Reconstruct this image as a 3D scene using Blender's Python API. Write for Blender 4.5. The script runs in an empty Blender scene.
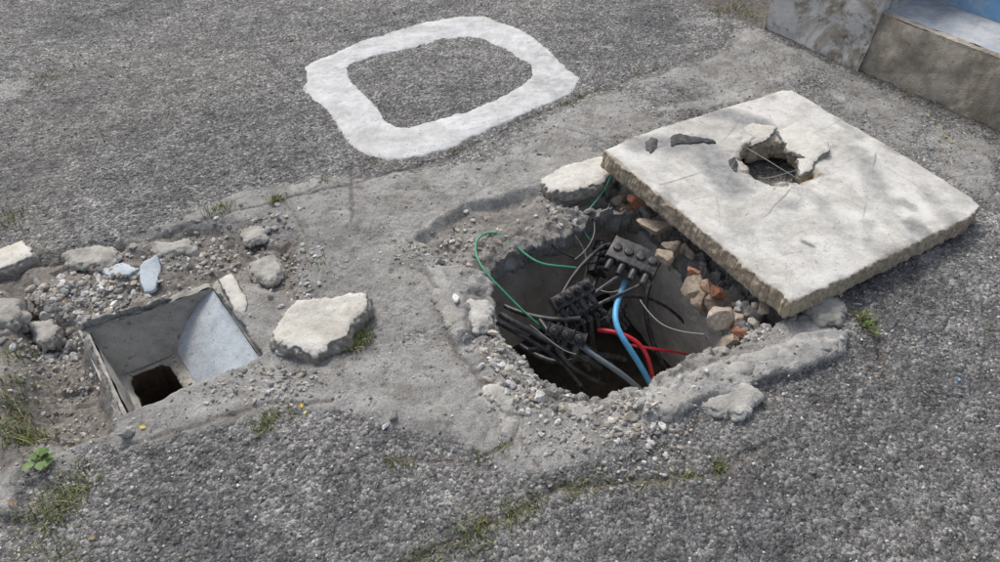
import bpy, bmesh, math
import numpy as np
from mathutils import Vector, Matrix

rng = np.random.default_rng(11)
scene = bpy.context.scene
CAMH = 1.6
PITCH = math.radians(43.0)
FOC = 700.0
_c, _s = math.cos(PITCH), math.sin(PITCH)

def G(a, b, h=0.0):
    """survey helper: photo measurement -> real world point on the horizontal plane z=h"""
    u = (a - 500.0) / FOC
    v = (281.0 - b) / FOC
    dx, dy, dz = u, _c + v * _s, -_s + v * _c
    t = (CAMH - h) / -dz
    return (dx * t, dy * t, h)

def GP(pts, h=0.0):
    return np.array([G(a, b, h)[:2] for a, b in pts])

# ------------------------------------------------------------------ noise
def _h(ix, iy, iz, seed):
    h = (ix * 374761393 + iy * 668265263 + iz * 1442695041 + seed * 974634777) & 0xffffffff
    h = ((h ^ (h >> 13)) * 1274126177) & 0xffffffff
    h = ((h ^ (h >> 15)) * 1103515245) & 0xffffffff
    return ((h ^ (h >> 16)) & 0xffffffff) / 4294967295.0

def n2(x, y, seed=0):
    x = np.asarray(x, float); y = np.asarray(y, float)
    ix = np.floor(x).astype(np.int64); iy = np.floor(y).astype(np.int64)
    fx = x - ix; fy = y - iy
    fx = fx * fx * (3 - 2 * fx); fy = fy * fy * (3 - 2 * fy)
    z = np.zeros_like(ix)
    a = _h(ix, iy, z, seed); b = _h(ix + 1, iy, z, seed)
    c = _h(ix, iy + 1, z, seed); d = _h(ix + 1, iy + 1, z, seed)
    return ((a * (1 - fx) + b * fx) * (1 - fy) + (c * (1 - fx) + d * fx) * fy) * 2 - 1

def n3(x, y, z, seed=0):
    ix = np.floor(x).astype(np.int64); iy = np.floor(y).astype(np.int64); iz = np.floor(z).astype(np.int64)
    fx = x - ix; fy = y - iy; fz = z - iz
    fx = fx * fx * (3 - 2 * fx); fy = fy * fy * (3 - 2 * fy); fz = fz * fz * (3 - 2 * fz)
    r = 0
    for i in (0, 1):
        for j in (0, 1):
            for k in (0, 1):
                w = (fx if i else 1 - fx) * (fy if j else 1 - fy) * (fz if k else 1 - fz)
                r = r + w * _h(ix + i, iy + j, iz + k, seed)
    return r * 2 - 1

def fbm(x, y, f, o=3, seed=0):
    r = 0; a = 1; s = 0
    for i in range(o):
        r = r + a * n2(x * f + 17.3 * i, y * f - 9.1 * i, seed + i); s += a; a *= .5; f *= 2.03
    return r / s

def fbm3(x, y, z, f, o=3, seed=0):
    r = 0; a = 1; s = 0
    for i in range(o):
        r = r + a * n3(x * f + 7.3 * i, y * f, z * f, seed + i); s += a; a *= .5; f *= 2.03
    return r / s

def cell2(x, y, f, seed=0):
    x = np.asarray(x, float) * f; y = np.asarray(y, float) * f
    ix = np.floor(x).astype(np.int64); iy = np.floor(y).astype(np.int64)
    d1 = np.full(x.shape, 9.); d2 = np.full(x.shape, 9.); val = np.zeros(x.shape)
    for i in (-1, 0, 1):
        for j in (-1, 0, 1):
            cx = ix + i; cy = iy + j; z = np.zeros_like(cx)
            px = cx + _h(cx, cy, z, seed); py = cy + _h(cx, cy, z + 1, seed)
            d = np.hypot(px - x, py - y); v = _h(cx, cy, z + 2, seed)
            m = d < d1
            d2 = np.where(m, d1, np.minimum(d2, d)); val = np.where(m, v, val); d1 = np.where(m, d, d1)
    return val, d2 - d1

def sst(a, b, x):
    t = np.clip((x - a) / (b - a), 0, 1)
    return t * t * (3 - 2 * t)

def sdpoly(x, y, P):
    d = np.full(np.shape(x), 1e9); ins = np.zeros(np.shape(x), bool)
    n = len(P)
    for i in range(n):
        ax, ay = P[i]; bx, by = P[(i + 1) % n]
        ex, ey = bx - ax, by - ay
        wx, wy = x - ax, y - ay
        t = np.clip((wx * ex + wy * ey) / (ex * ex + ey * ey + 1e-12), 0, 1)
        d = np.minimum(d, (wx - ex * t) ** 2 + (wy - ey * t) ** 2)
        c = ((ay > y) != (by > y)) & (x < (bx - ax) * (y - ay) / ((by - ay) if abs(by - ay) > 1e-12 else 1e-12) + ax)
        ins ^= c
    d = np.sqrt(d)
    return np.where(ins, -d, d)

def dline(x, y, P):
    d = np.full(np.shape(x), 1e9)
    for i in range(len(P) - 1):
        ax, ay = P[i]; bx, by = P[i + 1]
        ex, ey = bx - ax, by - ay
        wx, wy = x - ax, y - ay
        t = np.clip((wx * ex + wy * ey) / (ex * ex + ey * ey + 1e-12), 0, 1)
        d = np.minimum(d, (wx - ex * t) ** 2 + (wy - ey * t) ** 2)
    return np.sqrt(d)

# ------------------------------------------------------------------ layout
PIT = GP([(488,264),(520,247),(560,232),(600,214),(640,204),(672,235),(708,268),(742,328),(722,346),(690,362),(655,380),
          (640,391),(602,399),(575,396),(546,386),(518,354),(497,330),(491,300)], -0.03)
P1 = np.array([-1.334, 1.512]); P2 = np.array([-.963, 1.744]); P3 = np.array([-.684, 1.377]); P4 = np.array([-1.043, 1.134])
DRAIN = np.array([P1, P2, P3, P4])
CONC = GP([(240,190),(345,178),(440,165),(545,150),(620,150),(700,240),(800,310),(850,335),(845,352),(760,388),(700,415),
           (640,448),(560,480),(505,475),(455,440),(400,428),(330,412),(270,416),(130,460),(95,455),(60,480),(20,470),(0,400),
           (-40,330),(0,268),(120,240)])
CONC2 = GP([(440,165),(500,135),(560,108),(640,78),(725,50),(735,20),(760,30),(860,75),(1010,150),(1010,215),(790,100),(700,120),(610,160)])
EDGESTRIP = GP([(-120,290),(6,284),(14,330),(8,420),(26,470),(20,520),(-120,520)])
STRIPR = GP([(632,402),(720,366),(800,336),(848,333),(846,352),(775,380),(700,408),(648,420)])
LEFTLUMP = GP([(425,268),(440,270),(462,300),(470,335),(455,345),(440,320),(425,290)])
SHELF = GP([(418,238),(470,205),(545,188),(610,188),(590,225),(490,266),(440,264)])
BREAKZ = GP([(560,205),(610,175),(660,205),(740,268),(800,315),(735,345),(690,262),(640,205)], -.02)
DIGZ = GP([(-60,285),(30,258),(130,236),(225,222),(300,236),(300,300),(232,285),(75,320),(115,432),(60,452),(20,440),(-60,400)])
TRENCH = GP([(22,300),(72,318),(112,430),(60,448),(35,420)])
LOWR = GP([(846,352),(760,388),(640,450),(560,485),(480,520),(400,575),(1100,700),(1150,420),(960,330),(880,330)])
DARKR = GP([(640,470),(760,400),(850,360),(1100,330),(1200,800),(560,760),(560,560)])
SEAMS = [
    (GP([(-60,285),(30,262),(150,236),(230,215),(290,200),(350,185),(440,160),(500,132),(560,105),(640,75),(722,48),(735,25),(700,5),(640,-20)]), .008, .007),
    (GP([(352,165),(350,190),(354,215),(345,228)]), .006, .008),
    (GP([(285,205),(310,240),(302,268)]), .005, .006),
    (GP([(480,385),(520,420),(508,445),(470,458),(400,462)]), .006, .006),
    (GP([(395,575),(480,522),(560,487),(640,480),(725,464),(765,440)]), .010, .008),
    (GP([(872,322),(880,345),(888,372)]), .012, .018),
    (GP([(815,402),(850,398),(915,300),(935,285)]), .003, .005),
    (GP([(-40,75),(120,70),(240,52),(370,30),(470,10)]), .005, .006),
    (GP([(560,130),(600,140),(625,139)]), .005, .006),
    (GP([(20,290),(28,360),(22,430),(10,470)]), .022, .012),
    (GP([(120,452),(200,428),(272,404),(330,400)]), .005, .006),
    (GP([(422,270),(440,300),(452,345),(486,386)]), .006, .007),
    (GP([(545,480),(520,445),(526,400)]), .004, .005),
    (GP([(700,415),(690,440),(640,455)]), .004, .004),
]
MOSSL = [
    (GP([(395,565),(440,545),(480,522),(520,505)]), .030), (GP([(555,487),(600,482),(650,480),(700,470)]), .016),
    (GP([(700,470),(725,463)]), .013), (GP([(380,458),(410,466)]), .02), (GP([(10,340),(25,400),(30,450)]), .03),
    (GP([(40,520),(85,490)]), .05), (GP([(250,430),(280,420)]), .025), (GP([(25,80),(70,76)]), .04),
    (GP([(0,218),(20,214)]), .04), (GP([(200,215),(240,204)]), .025), (GP([(265,205),(290,198)]), .02),
    (GP([(560,103),(600,92),(645,72)]), .018), (GP([(448,152),(480,140)]), .015), (GP([(855,312),(885,335)]), .03),
    (GP([(345,350),(372,334)]), .02), (GP([(710,15),(760,10)]), .08), (GP([(20,552),(80,556)]), .05), (GP([(470,452),(520,445)]), .012),
]
S0 = np.array([1.447, 3.74]); SE = np.array([.5535, -.8328]); SN = np.array([.8328, .5535])

def sd_pit(x, y):
    return sdpoly(x, y, PIT) + .014 * fbm(x, y, 16, 3, 5) + .005 * n2(x * 90, y * 90, 8)

def sd_drain(x, y):
    return sdpoly(x, y, DRAIN) + .018 + .010 * fbm(x, y, 20, 3, 9)

def terrain(x, y):
    x = np.asarray(x, float); y = np.asarray(y, float)
    wx = x + .022 * fbm(x, y, 9, 4, 31); wy = y + .022 * fbm(x, y, 9, 4, 37)
    near = np.exp(-np.maximum(np.hypot(x, y - 2) - 5, 0) / 2)
    z = .010 * fbm(x, y, .9, 2, 1) + .005 * fbm(x, y, 5, 3, 2)
    conc = 1 - sst(-.06, .04, sdpoly(wx, wy, CONC))
    conc = np.maximum(conc, .60 * (1 - sst(-.08, .03, sdpoly(wx, wy, CONC2))))
    se = 1 - sst(-.015, .015, sdpoly(wx, wy, EDGESTRIP))
    conc = np.maximum(conc, se)
    conc = np.clip(conc * (.9 + .5 * fbm(x, y, 4, 3, 33)), 0, 1)
    dirt = np.zeros_like(z); moss = np.zeros_like(z); light = np.zeros_like(z)
    dark = np.zeros_like(z); stain = np.zeros_like(z)
    rough = 1 - .72 * conc
    z += rough * (.0034 * n2(x * 95, y * 95, 3) + .0028 * n2(x * 48, y * 48, 4)) * near
    z += conc * .006 * fbm(x, y, 12, 5, 6)
    pit_ = fbm(x, y, 30, 2, 7); z -= conc * .006 * sst(.35, .7, pit_)
    z += .010 * conc + .022 * se
    cvv, cee = cell2(x + .10 * fbm(x, y, 5, 3, 91), y + .10 * fbm(x, y, 5, 3, 92), 2.6, 93)
    ck = np.exp(-(cee / .022) ** 2) * sst(.0, .3, fbm(x, y, 2.2, 2, 94)) * conc
    z -= .004 * ck; dark = np.maximum(dark, ck * .7); 
    s = 1 - sst(-.012, .012, sdpoly(wx, wy, STRIPR))
    z += s * (.022 + .014 * fbm(x, y, 14, 4, 12)); light = np.maximum(light, s * .85)
    s = 1 - sst(-.02, .02, sdpoly(wx, wy, LEFTLUMP))
    z += s * .022; light = np.maximum(light, .6 * s)
    s = 1 - sst(-.03, .02, sdpoly(wx, wy, SHELF))
    z += s * (-.035 + .018 * fbm(x, y, 18, 4, 13)); dirt = np.maximum(dirt, s * .7)
    sb = 1 - sst(-.05, .03, sdpoly(wx, wy, BREAKZ))
    cv, ce = cell2(wx + .4 * wy, wy, 16, 77)
    cv2, ce2 = cell2(wx, wy, 34, 78)
    z += sb * (-.105 + .085 * (cv - .3) + .025 * cv2 + .012 * fbm(x, y, 30, 3, 14) - .02 * np.exp(-(ce / .12) ** 2)); dirt = np.maximum(dirt, sb * (.30 + .4 * cv2)); light = np.maximum(light, sb * .5 * (cv > .6))
    dp = sd_pit(x, y)
    rim = np.exp(-(np.maximum(dp, 0) / .05) ** 2)
    z += rim * (-.026 + .018 * fbm(x, y, 26, 3, 15))
    rim2 = np.exp(-(np.maximum(dp, 0) / .10) ** 2)
    z += rim2 * (.018 * (cv2 - .4) + .018 * (cv - .5))
    light = np.maximum(light, rim2 * (.45 + .5 * fbm(x, y, 8, 2, 17)) * (1 - sb))
    s = 1 - sst(-.04, .03, sdpoly(wx, wy, DIGZ))
    z += s * (-.035 + .022 * fbm(x, y, 13, 4, 18) + .02 * (cv - .5)); dirt = np.maximum(dirt, s * .8)
    s = 1 - sst(-.03, .03, sdpoly(wx, wy, TRENCH))
    z += s * (-.06 + .012 * fbm(x, y, 20, 3, 19)); dirt = np.maximum(dirt, s)
    s = 1 - sst(-.05, .08, sdpoly(wx, wy, LOWR))
    z -= .012 * s
    dark = np.maximum(dark, (1 - sst(-.15, .25, sdpoly(wx, wy, DARKR))) * .72)
    for P, w, dep in SEAMS:
        d = dline(wx, wy, P)
        w2 = w * (1 + .6 * fbm(x, y, 7, 2, 43))
        e = np.exp(-(d / w2) ** 2)
        z -= dep * e
        dirt = np.maximum(dirt, .7 * np.exp(-(d / (w2 * 2.8)) ** 2))
        dark = np.maximum(dark, .8 * e)
    for P, w in MOSSL:
        d = dline(wx, wy, P)
        moss = np.maximum(moss, np.exp(-(d / w) ** 2) * (.6 + .7 * fbm(x, y, 14, 3, 41)))
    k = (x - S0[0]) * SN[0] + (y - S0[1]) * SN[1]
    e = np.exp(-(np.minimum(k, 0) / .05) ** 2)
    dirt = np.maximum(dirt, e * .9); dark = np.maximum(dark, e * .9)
    dirt = np.maximum(dirt, .5 * sst(-.05, .5, fbm(x, y, 1.6, 4, 51) + .45 * sst(-.8, -2.2, x)))
    for pts, w, a in (([(665,112),(745,96)], .05, .9), ([(25,45),(50,42)], .03, .6), ([(590,47),(612,48)], .02, .8), ([(50,20),(100,12)], .04, .4),
                      ([(505,150),(560,165)], .08, .5), ([(715,402),(755,405)], .04, .45), ([(300,25),(330,45)], .03, .3),
                      ([(470,175),(540,170)], .06, .3), ([(345,250),(350,240)], .03, .4), ([(520,470),(640,455)], .06, .5)):
        stain = np.maximum(stain, a * np.exp(-(dline(wx, wy, GP(pts)) / w) ** 2))
    stain = np.maximum(stain, .75 * sst(.25, .7, fbm(x, y, 2.6, 4, 53)))
    for pts, w, a in (([(815,400),(850,402)], .04, .9), ([(895,290),(940,285)], .06, 1.), ([(880,310),(885,370)], .035, 1.), ([(900,300),(990,305)], .05, .7), ([(60,150),(180,120),(260,150)], .12, .5), ([(560,60),(620,40)], .10, .5),
                      ([(700,62),(760,50),(1000,135)], .07, .4), ([(360,480),(420,520)], .08, .4)):
        dark = np.maximum(dark, a * np.exp(-(dline(wx, wy, GP(pts)) / w) ** 2))
    dark = np.maximum(dark, .9 * sst(.1, .6, fbm(x, y, 2.1, 5, 57)) * (1 - .5 * conc))
    return z, np.stack([conc, np.clip(dirt, 0, 1), np.clip(moss, 0, 1), np.ones_like(z)], -1), \
        np.stack([np.clip(light, 0, 1), np.clip(dark, 0, 1), np.clip(stain, 0, 1), np.ones_like(z)], -1)

def zat(x, y):
    return float(terrain(np.array([x]), np.array([y]))[0][0])

# ------------------------------------------------------------------ material helpers
class M:
    def __init__(s, name, rough=.85, spec=.3):
        s.m = bpy.data.materials.new(name); s.m.use_nodes = True
        s.t = s.m.node_tree; s.b = s.t.nodes['Principled BSDF']
        s.b.inputs['Roughness'].default_value = rough
        s.b.inputs['Specular IOR Level'].default_value = spec
        s.tc = s.t.nodes.new('ShaderNodeTexCoord').outputs['Object']
    def L(s, a, b):
        if hasattr(a, 'is_linked'): s.t.links.new(a, b)
        else:
            if isinstance(a, tuple) and len(a) == 3 and b.type == 'RGBA': a = a + (1,)
            b.default_value = a
    def noise(s, sc, det=6, ro=.6, dist=0, out='Fac'):
        n = s.t.nodes.new('ShaderNodeTexNoise'); n.inputs['Scale'].default_value = sc
        n.inputs['Detail'].default_value = min(det, 5); n.inputs['Roughness'].default_value = ro; n.inputs['Distortion'].default_value = dist
        s.L(s.tc, n.inputs['Vector']); return n.outputs[out]
    def vor(s, sc, feat='F1', out='Color', rnd=1):
        n = s.t.nodes.new('ShaderNodeTexVoronoi'); n.feature = feat; n.inputs['Scale'].default_value = sc
        n.inputs['Randomness'].default_value = rnd
        s.L(s.tc, n.inputs['Vector']); return n.outputs[out]
    def ramp(s, f, stops, interp='LINEAR'):
        n = s.t.nodes.new('ShaderNodeValToRGB'); e = n.color_ramp.elements; n.color_ramp.interpolation = interp
        while len(e) < len(stops): e.new(.5)
        for el, (p, c) in zip(e, stops):
            el.position = p; el.color = (c, c, c, 1) if not isinstance(c, tuple) else c + (1,)
        s.L(f, n.inputs[0]); return n.outputs[0]
    def mix(s, f, a, b, mode='MIX'):
        n = s.t.nodes.new('ShaderNodeMix'); n.data_type = 'RGBA'; n.blend_type = mode
        s.L(f, n.inputs[0]); s.L(a, n.inputs[6]); s.L(b, n.inputs[7]); return n.outputs[2]
    def math(s, op, a, b=0.0, clamp=False):
        n = s.t.nodes.new('ShaderNodeMath'); n.operation = op; n.use_clamp = clamp
        s.L(a, n.inputs[0]); s.L(b, n.inputs[1]); return n.outputs[0]
    def attr(s, name):
        n = s.t.nodes.new('ShaderNodeAttribute'); n.attribute_name = name; return n.outputs['Color']
    def sep(s, c):
        n = s.t.nodes.new('ShaderNodeSeparateColor'); s.L(c, n.inputs[0]); return n.outputs
    def thr(s, mask, noise, amt=.6, lo=.35, hi=.65):
        v = s.math('ADD', mask, s.math('MULTIPLY', s.math('SUBTRACT', noise, .5), amt))
        n = s.t.nodes.new('ShaderNodeMapRange'); n.interpolation_type = 'SMOOTHSTEP'
        s.L(v, n.inputs[0]); n.inputs[1].default_value = lo; n.inputs[2].default_value = hi
        return n.outputs[0]
    def bump(s, h, dist=.003, strength=1.0):
        n = s.t.nodes.new('ShaderNodeBump'); n.inputs['Distance'].default_value = dist; n.inputs['Strength'].default_value = strength
        s.L(h, n.inputs['Height']); s.t.links.new(n.outputs[0], s.b.inputs['Normal'])
    def nz(s):
        g = s.t.nodes.new('ShaderNodeNewGeometry'); x = s.t.nodes.new('ShaderNodeSeparateXYZ')
        s.t.links.new(g.outputs['Normal'], x.inputs[0]); return x.outputs[2]
    def col(s, c): s.L(c, s.b.inputs['Base Color'])

def ground_mat():
    m = M('weathered_pavement', .85, .35)
    a = m.sep(m.attr('mA')); b = m.sep(m.attr('mB'))
    conc, dirt, moss = a[0], a[1], a[2]; light, dark, stain = b[0], b[1], b[2]
    V1 = m.vor(105); v1 = m.sep(V1)[0]; v1b = m.sep(V1)[1]; v2 = m.sep(m.vor(240))[1]
    c1 = m.ramp(v1, [(0, (.062, .063, .067)), (.4, (.128, .129, .132)), (.75, (.235, .232, .226)), (1, (.60, .59, .565))])
    c2 = m.ramp(v2, [(0, .055), (.5, .145), (.85, .27), (1, .6)])
    asp = m.mix(.45, c1, c2)
    mid = m.noise(11, 5, .72)
    asp = m.mix(1.0, asp, m.ramp(mid, [(.28, .55), (.5, 1.02), (.72, 1.7)]), 'MULTIPLY')
    big = m.noise(1.9, 5, .65)
    asp = m.mix(1.0, asp, m.ramp(big, [(.32, (.80, .81, .83)), (.62, (1.28, 1.26, 1.22))]), 'MULTIPLY')
    film = m.noise(30, 5, .8)
    filmc = m.ramp(film, [(.5, 0), (.70, .65)])
    asp = m.mix(filmc, asp, (.36, .355, .34))
    cn = m.noise(13, 5, .75)
    cc = m.ramp(cn, [(.25, (.19, .182, .165)), (.43, (.325, .315, .295)), (.58, (.43, .42, .395)), (.78, (.60, .59, .565))])
    cc = m.mix(.25, cc, m.ramp(v2, [(0, .18), (.6, .36), (1, .66)]))
    cc = m.mix(m.ramp(v1b, [(.84, 0), (.86, .40)]), cc, m.ramp(v1, [(0, .14), (1, .55)]))
    cc = m.mix(m.ramp(m.noise(55, 4, .7), [(.62, 0), (.69, .7)]), cc, (.12, .11, .095))
    cc = m.mix(m.ramp(m.noise(4.5, 5, .7), [(.46, 0), (.62, .65)]), cc, m.mix(1.0, cc, (.55, .535, .51), 'MULTIPLY'))
    f = m.thr(conc, m.noise(10, 5, .8), 1.5, .28, .66)
    c = m.mix(f, asp, cc)
    lc = m.ramp(m.noise(30, 5, .75), [(.25, (.30, .29, .27)), (.5, (.48, .47, .445)), (.8, (.66, .65, .62))])
    c = m.mix(m.thr(light, m.noise(24, 5, .75), 1.2, .4, .8), c, lc)
    dc = m.ramp(m.noise(34, 5, .8), [(.25, (.085, .066, .050)), (.48, (.225, .185, .148)), (.72, (.42, .375, .315))])
    dc = m.mix(.3, dc, m.ramp(v1, [(0, .08), (.6, .2), (1, .5)]))
    c = m.mix(m.math('MULTIPLY', m.thr(dirt, m.noise(17, 5, .75), 1.0, .35, .9), .8), c, dc)
    c = m.mix(m.math('MULTIPLY', m.thr(stain, m.noise(22, 5, .75), 1.1, .35, .85), .6), c, (.54, .535, .515))
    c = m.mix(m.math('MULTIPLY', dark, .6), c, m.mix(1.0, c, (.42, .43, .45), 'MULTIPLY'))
    mc = m.ramp(m.noise(90, 5, .7), [(.3, (.04, .044, .020)), (.7, (.14, .155, .075))])
    c = m.mix(m.math('MULTIPLY', m.thr(moss, m.noise(40, 5, .8), 1.5, .5, .95), .65), c, mc)
    m.col(c)
    d1 = m.vor(105, 'F1', 'Distance'); d2 = m.vor(240, 'F1', 'Distance')
    hh = m.math('ADD', m.math('MULTIPLY', d1, -1.2), m.math('MULTIPLY', d2, -.5))
    rg = m.math('SUBTRACT', 1.0, m.math('MULTIPLY', f, .78))
    hh = m.math('MULTIPLY', hh, rg)
    hh = m.math('ADD', hh, m.math('MULTIPLY', m.noise(50, 5, .8), 1.5))
    m.bump(hh, .006, .95)
    return m.m

def cement_mat(name, base=(.5, .49, .47), lo=.6, hi=1.25, stainc=(.2, .18, .15), sc=16, bump=.003, stain_amt=.55, slabattr=False, side=None):
    m = M(name, .82, .3)
    n = m.noise(sc, 5, .75)
    c = m.mix(1.0, base, m.ramp(n, [(.25, lo), (.5, 1.0), (.75, hi)]), 'MULTIPLY')
    c = m.mix(m.ramp(m.noise(sc * .35, 5, .75, .6), [(.46, 0), (.66, stain_amt)]), c, stainc)
    c = m.mix(m.ramp(m.noise(sc * 6, 4, .7), [(.60, 0), (.68, .6)]), c, tuple(x * .6 for x in stainc))
    if slabattr:
        a = m.sep(m.attr('sA'))
        c = m.mix(m.thr(a[1], m.noise(14, 5, .75), 1.0, .3, .9), c, m.ramp(m.noise(25, 5, .75), [(.3, (.22, .22, .215)), (.7, (.43, .43, .42))]))
        c = m.mix(a[0], c, (.12, .11, .10))
        c = m.mix(m.thr(a[2], m.noise(30, 5, .8), 1.0, .4, .9), c, m.ramp(m.noise(40, 4, .7), [(.3, (.24, .20, .15)), (.7, (.46, .40, .32))]))
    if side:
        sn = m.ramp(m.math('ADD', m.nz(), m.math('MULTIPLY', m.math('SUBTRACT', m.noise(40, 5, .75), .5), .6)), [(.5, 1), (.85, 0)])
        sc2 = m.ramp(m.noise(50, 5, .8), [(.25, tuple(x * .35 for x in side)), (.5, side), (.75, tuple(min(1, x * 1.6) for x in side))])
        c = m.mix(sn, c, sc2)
    m.col(c)
    m.bump(m.math('ADD', m.noise(sc * 4, 5, .8), m.math('MULTIPLY', m.vor(150, 'F1', 'Distance'), .25)), bump, .9)
    return m.m

def stone_mat():
    m = M('broken_stone', .9, .25)
    c = m.mix(1.0, m.attr('col'), m.ramp(m.noise(70, 5, .75), [(.25, .5), (.5, 1.0), (.75, 1.5)]), 'MULTIPLY')
    m.col(c); m.bump(m.noise(130, 5, .75), .003, .9); return m.m

def plain(name, c, rough=.5, spec=.4, var=.25, sc=40, bump=0.0006, dust=.35):
    m = M(name, rough, spec)
    cc = m.mix(1.0, c, m.ramp(m.noise(sc, 5, .7), [(.3, 1 - var), (.7, 1 + var)]), 'MULTIPLY')
    cc = m.mix(m.ramp(m.noise(sc * .5, 5, .7), [(.48, 0), (.70, dust)]), cc, (.24, .22, .19))
    m.col(cc); m.bump(m.noise(sc * 3, 4), bump, .6); return m.m

def attrmat(name, rough=.6):
    m = M(name, rough, .3); c = m.attr('col')
    m.col(m.mix(1.0, c, m.ramp(m.noise(60, 3), [(.3, .75), (.7, 1.25)]), 'MULTIPLY')); return m.m

# ------------------------------------------------------------------ mesh helpers
def mesh_np(name, V, F, mat=None, smooth=True, attrs=None):
    V = np.asarray(V, np.float32); F = np.asarray(F, np.int32)
    me = bpy.data.meshes.new(name)
    k = F.shape[1]; n = len(F)
    me.vertices.add(len(V)); me.vertices.foreach_set('co', V.ravel())
    me.loops.add(n * k); me.loops.foreach_set('vertex_index', F.ravel())
    me.polygons.add(n); me.polygons.foreach_set('loop_start', np.arange(0, n * k, k, dtype=np.int32))
    try: me.polygons.foreach_set('loop_total', np.full(n, k, np.int32))
    except Exception: pass
    me.update(calc_edges=True); me.validate()
    me.polygons.foreach_set('use_smooth', np.full(len(me.polygons), smooth)); 
    if attrs:
        for an, arr in attrs.items():
            at = me.attributes.new(an, 'FLOAT_COLOR', 'POINT'); at.data.foreach_set('color', np.asarray(arr, np.float32).ravel())
    if mat: me.materials.append(mat)
    ob = bpy.data.objects.new(name, me); scene.collection.objects.link(ob)
    return ob

def grid_quads(nx, ny):
    i = np.arange(nx * ny).reshape(ny, nx)
    return np.stack([i[:-1, :-1], i[:-1, 1:], i[1:, 1:], i[1:, :-1]], -1).reshape(-1, 4)

def cut(X, Y, Q, sdf, h, keep_outside=True):
    sg = 1 if keep_outside else -1
    f = lambda a, b: sg * sdf(a, b)
    sd = f(X, Y)
    bad = sd < -.45 * h
    Q = Q[~bad[Q].any(1)]
    near = (np.abs(sd) < .75 * h)
    e = .002
    for _ in range(2):
        xs, ys = X[near], Y[near]
        s0 = f(xs, ys); gx = (f(xs + e, ys) - f(xs - e, ys)) / (2 * e); gy = (f(xs, ys + e) - f(xs, ys - e)) / (2 * e)
        g = np.maximum(gx * gx + gy * gy, .3)
        X[near] = xs - s0 * gx / g; Y[near] = ys - s0 * gy / g
    return Q

def boundary(Q, N):
    a = Q.ravel(); b = np.roll(Q, -1, axis=1).ravel()
    code = a.astype(np.int64) * N + b; rev = b.astype(np.int64) * N + a
    m = ~np.isin(code, rev)
    return np.stack([a[m], b[m]], -1)

def skirt(V, E, levels, namp=.004, seed=3, fr=45):
    N = len(V)
    ids = np.unique(E); loc = {int(v): i for i, v in enumerate(ids)}
    out = np.zeros((len(ids), 2))
    ea = np.array([loc[int(v)] for v in E[:, 0]]); eb = np.array([loc[int(v)] for v in E[:, 1]])
    d = V[E[:, 1], :2] - V[E[:, 0], :2]
    pn = np.stack([d[:, 1], -d[:, 0]], -1)
    np.add.at(out, ea, pn); np.add.at(out, eb, pn)
    for _ in range(3):
        o2 = out.copy(); np.add.at(o2, ea, out[eb]); np.add.at(o2, eb, out[ea]); out = o2 / 3
    out /= (np.linalg.norm(out, axis=1, keepdims=True) + 1e-9)
    base = V[ids]; newV = []; faces = []; prev = ids.copy()
    for li, (dz, o) in enumerate(levels):
        P = base.copy(); P[:, 2] += dz
        nn = fbm3(P[:, 0], P[:, 1], P[:, 2] * 1.6, fr, 3, seed) * namp * (0 if li == len(levels) - 1 else 1)
        P[:, :2] += out * (o + nn)[:, None]
        cur = N + li * len(ids) + np.arange(len(ids))
        newV.append(P)
        faces.append(np.stack([prev[eb], prev[ea], cur[ea], cur[eb]], -1))
        prev = cur
    return np.vstack([V] + newV), np.vstack(faces)

MAT_G = ground_mat()
MAT_ST = stone_mat()
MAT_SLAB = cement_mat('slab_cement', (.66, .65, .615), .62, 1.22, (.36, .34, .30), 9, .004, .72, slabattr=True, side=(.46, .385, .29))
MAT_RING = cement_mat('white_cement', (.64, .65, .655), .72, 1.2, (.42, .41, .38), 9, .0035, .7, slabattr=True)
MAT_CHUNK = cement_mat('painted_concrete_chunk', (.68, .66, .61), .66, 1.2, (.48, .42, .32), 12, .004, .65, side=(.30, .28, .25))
MAT_BLUEC = cement_mat('blue_paint_skylight_tint', (.54, .60, .65), .70, 1.15, (.34, .33, .31), 9, .003, .65)  # blue paint; the drain slope's bluish skylight is put into this colour too
MAT_WALL = cement_mat('chamber_concrete', (.58, .565, .53), .6, 1.3, (.30, .275, .24), 10, .006, .6)
MAT_WALLL = cement_mat('drain_concrete', (.44, .425, .39), .5, 1.3, (.16, .135, .105), 7, .005, .85)
MAT_SOIL = cement_mat('dark_soil', (.06, .048, .038), .5, 1.6, (.02, .018, .015), 20, .006, .5)

# ------------------------------------------------------------------ ground
def geo(start, step, end, ratio=1.25):
    r = []; p = start; d = step
    sg = 1 if end > start else -1
    while (end - p) * sg > 0:
        d *= ratio; p = p + sg * d; r.append(p)
    return r
xs = np.array(sorted(geo(-3.3, .014, -70))[:] + list(np.arange(-3.3, -1.7, .012)) + list(np.arange(-1.7, 1.5, .006)) + list(np.arange(1.5, 3.3, .010)) + geo(3.3, .012, 70))
ys = np.array(sorted(geo(.6, .01, -70)) + list(np.arange(.6, 2.45, .006)) + list(np.arange(2.45, 3.2, .009)) + list(np.arange(3.2, 4.7, .013)) + geo(4.7, .014, 90))
X, Y = np.meshgrid(xs, ys); nx, ny = len(xs), len(ys)
X = X.ravel().copy(); Y = Y.ravel().copy()
Q = grid_quads(nx, ny)
Q = cut(X, Y, Q, sd_pit, .006)
Q = cut(X, Y, Q, sd_drain, .006)
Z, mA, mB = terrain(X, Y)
V = np.stack([X, Y, Z], -1)
E = boundary(Q, len(V))
mid = (V[E[:, 0]] + V[E[:, 1]]) / 2
inpit = (np.hypot(mid[:, 0] - .33, mid[:, 1] - 1.65) < .75)
indr = (np.hypot(mid[:, 0] + 1.0, mid[:, 1] - 1.44) < .5)
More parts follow.
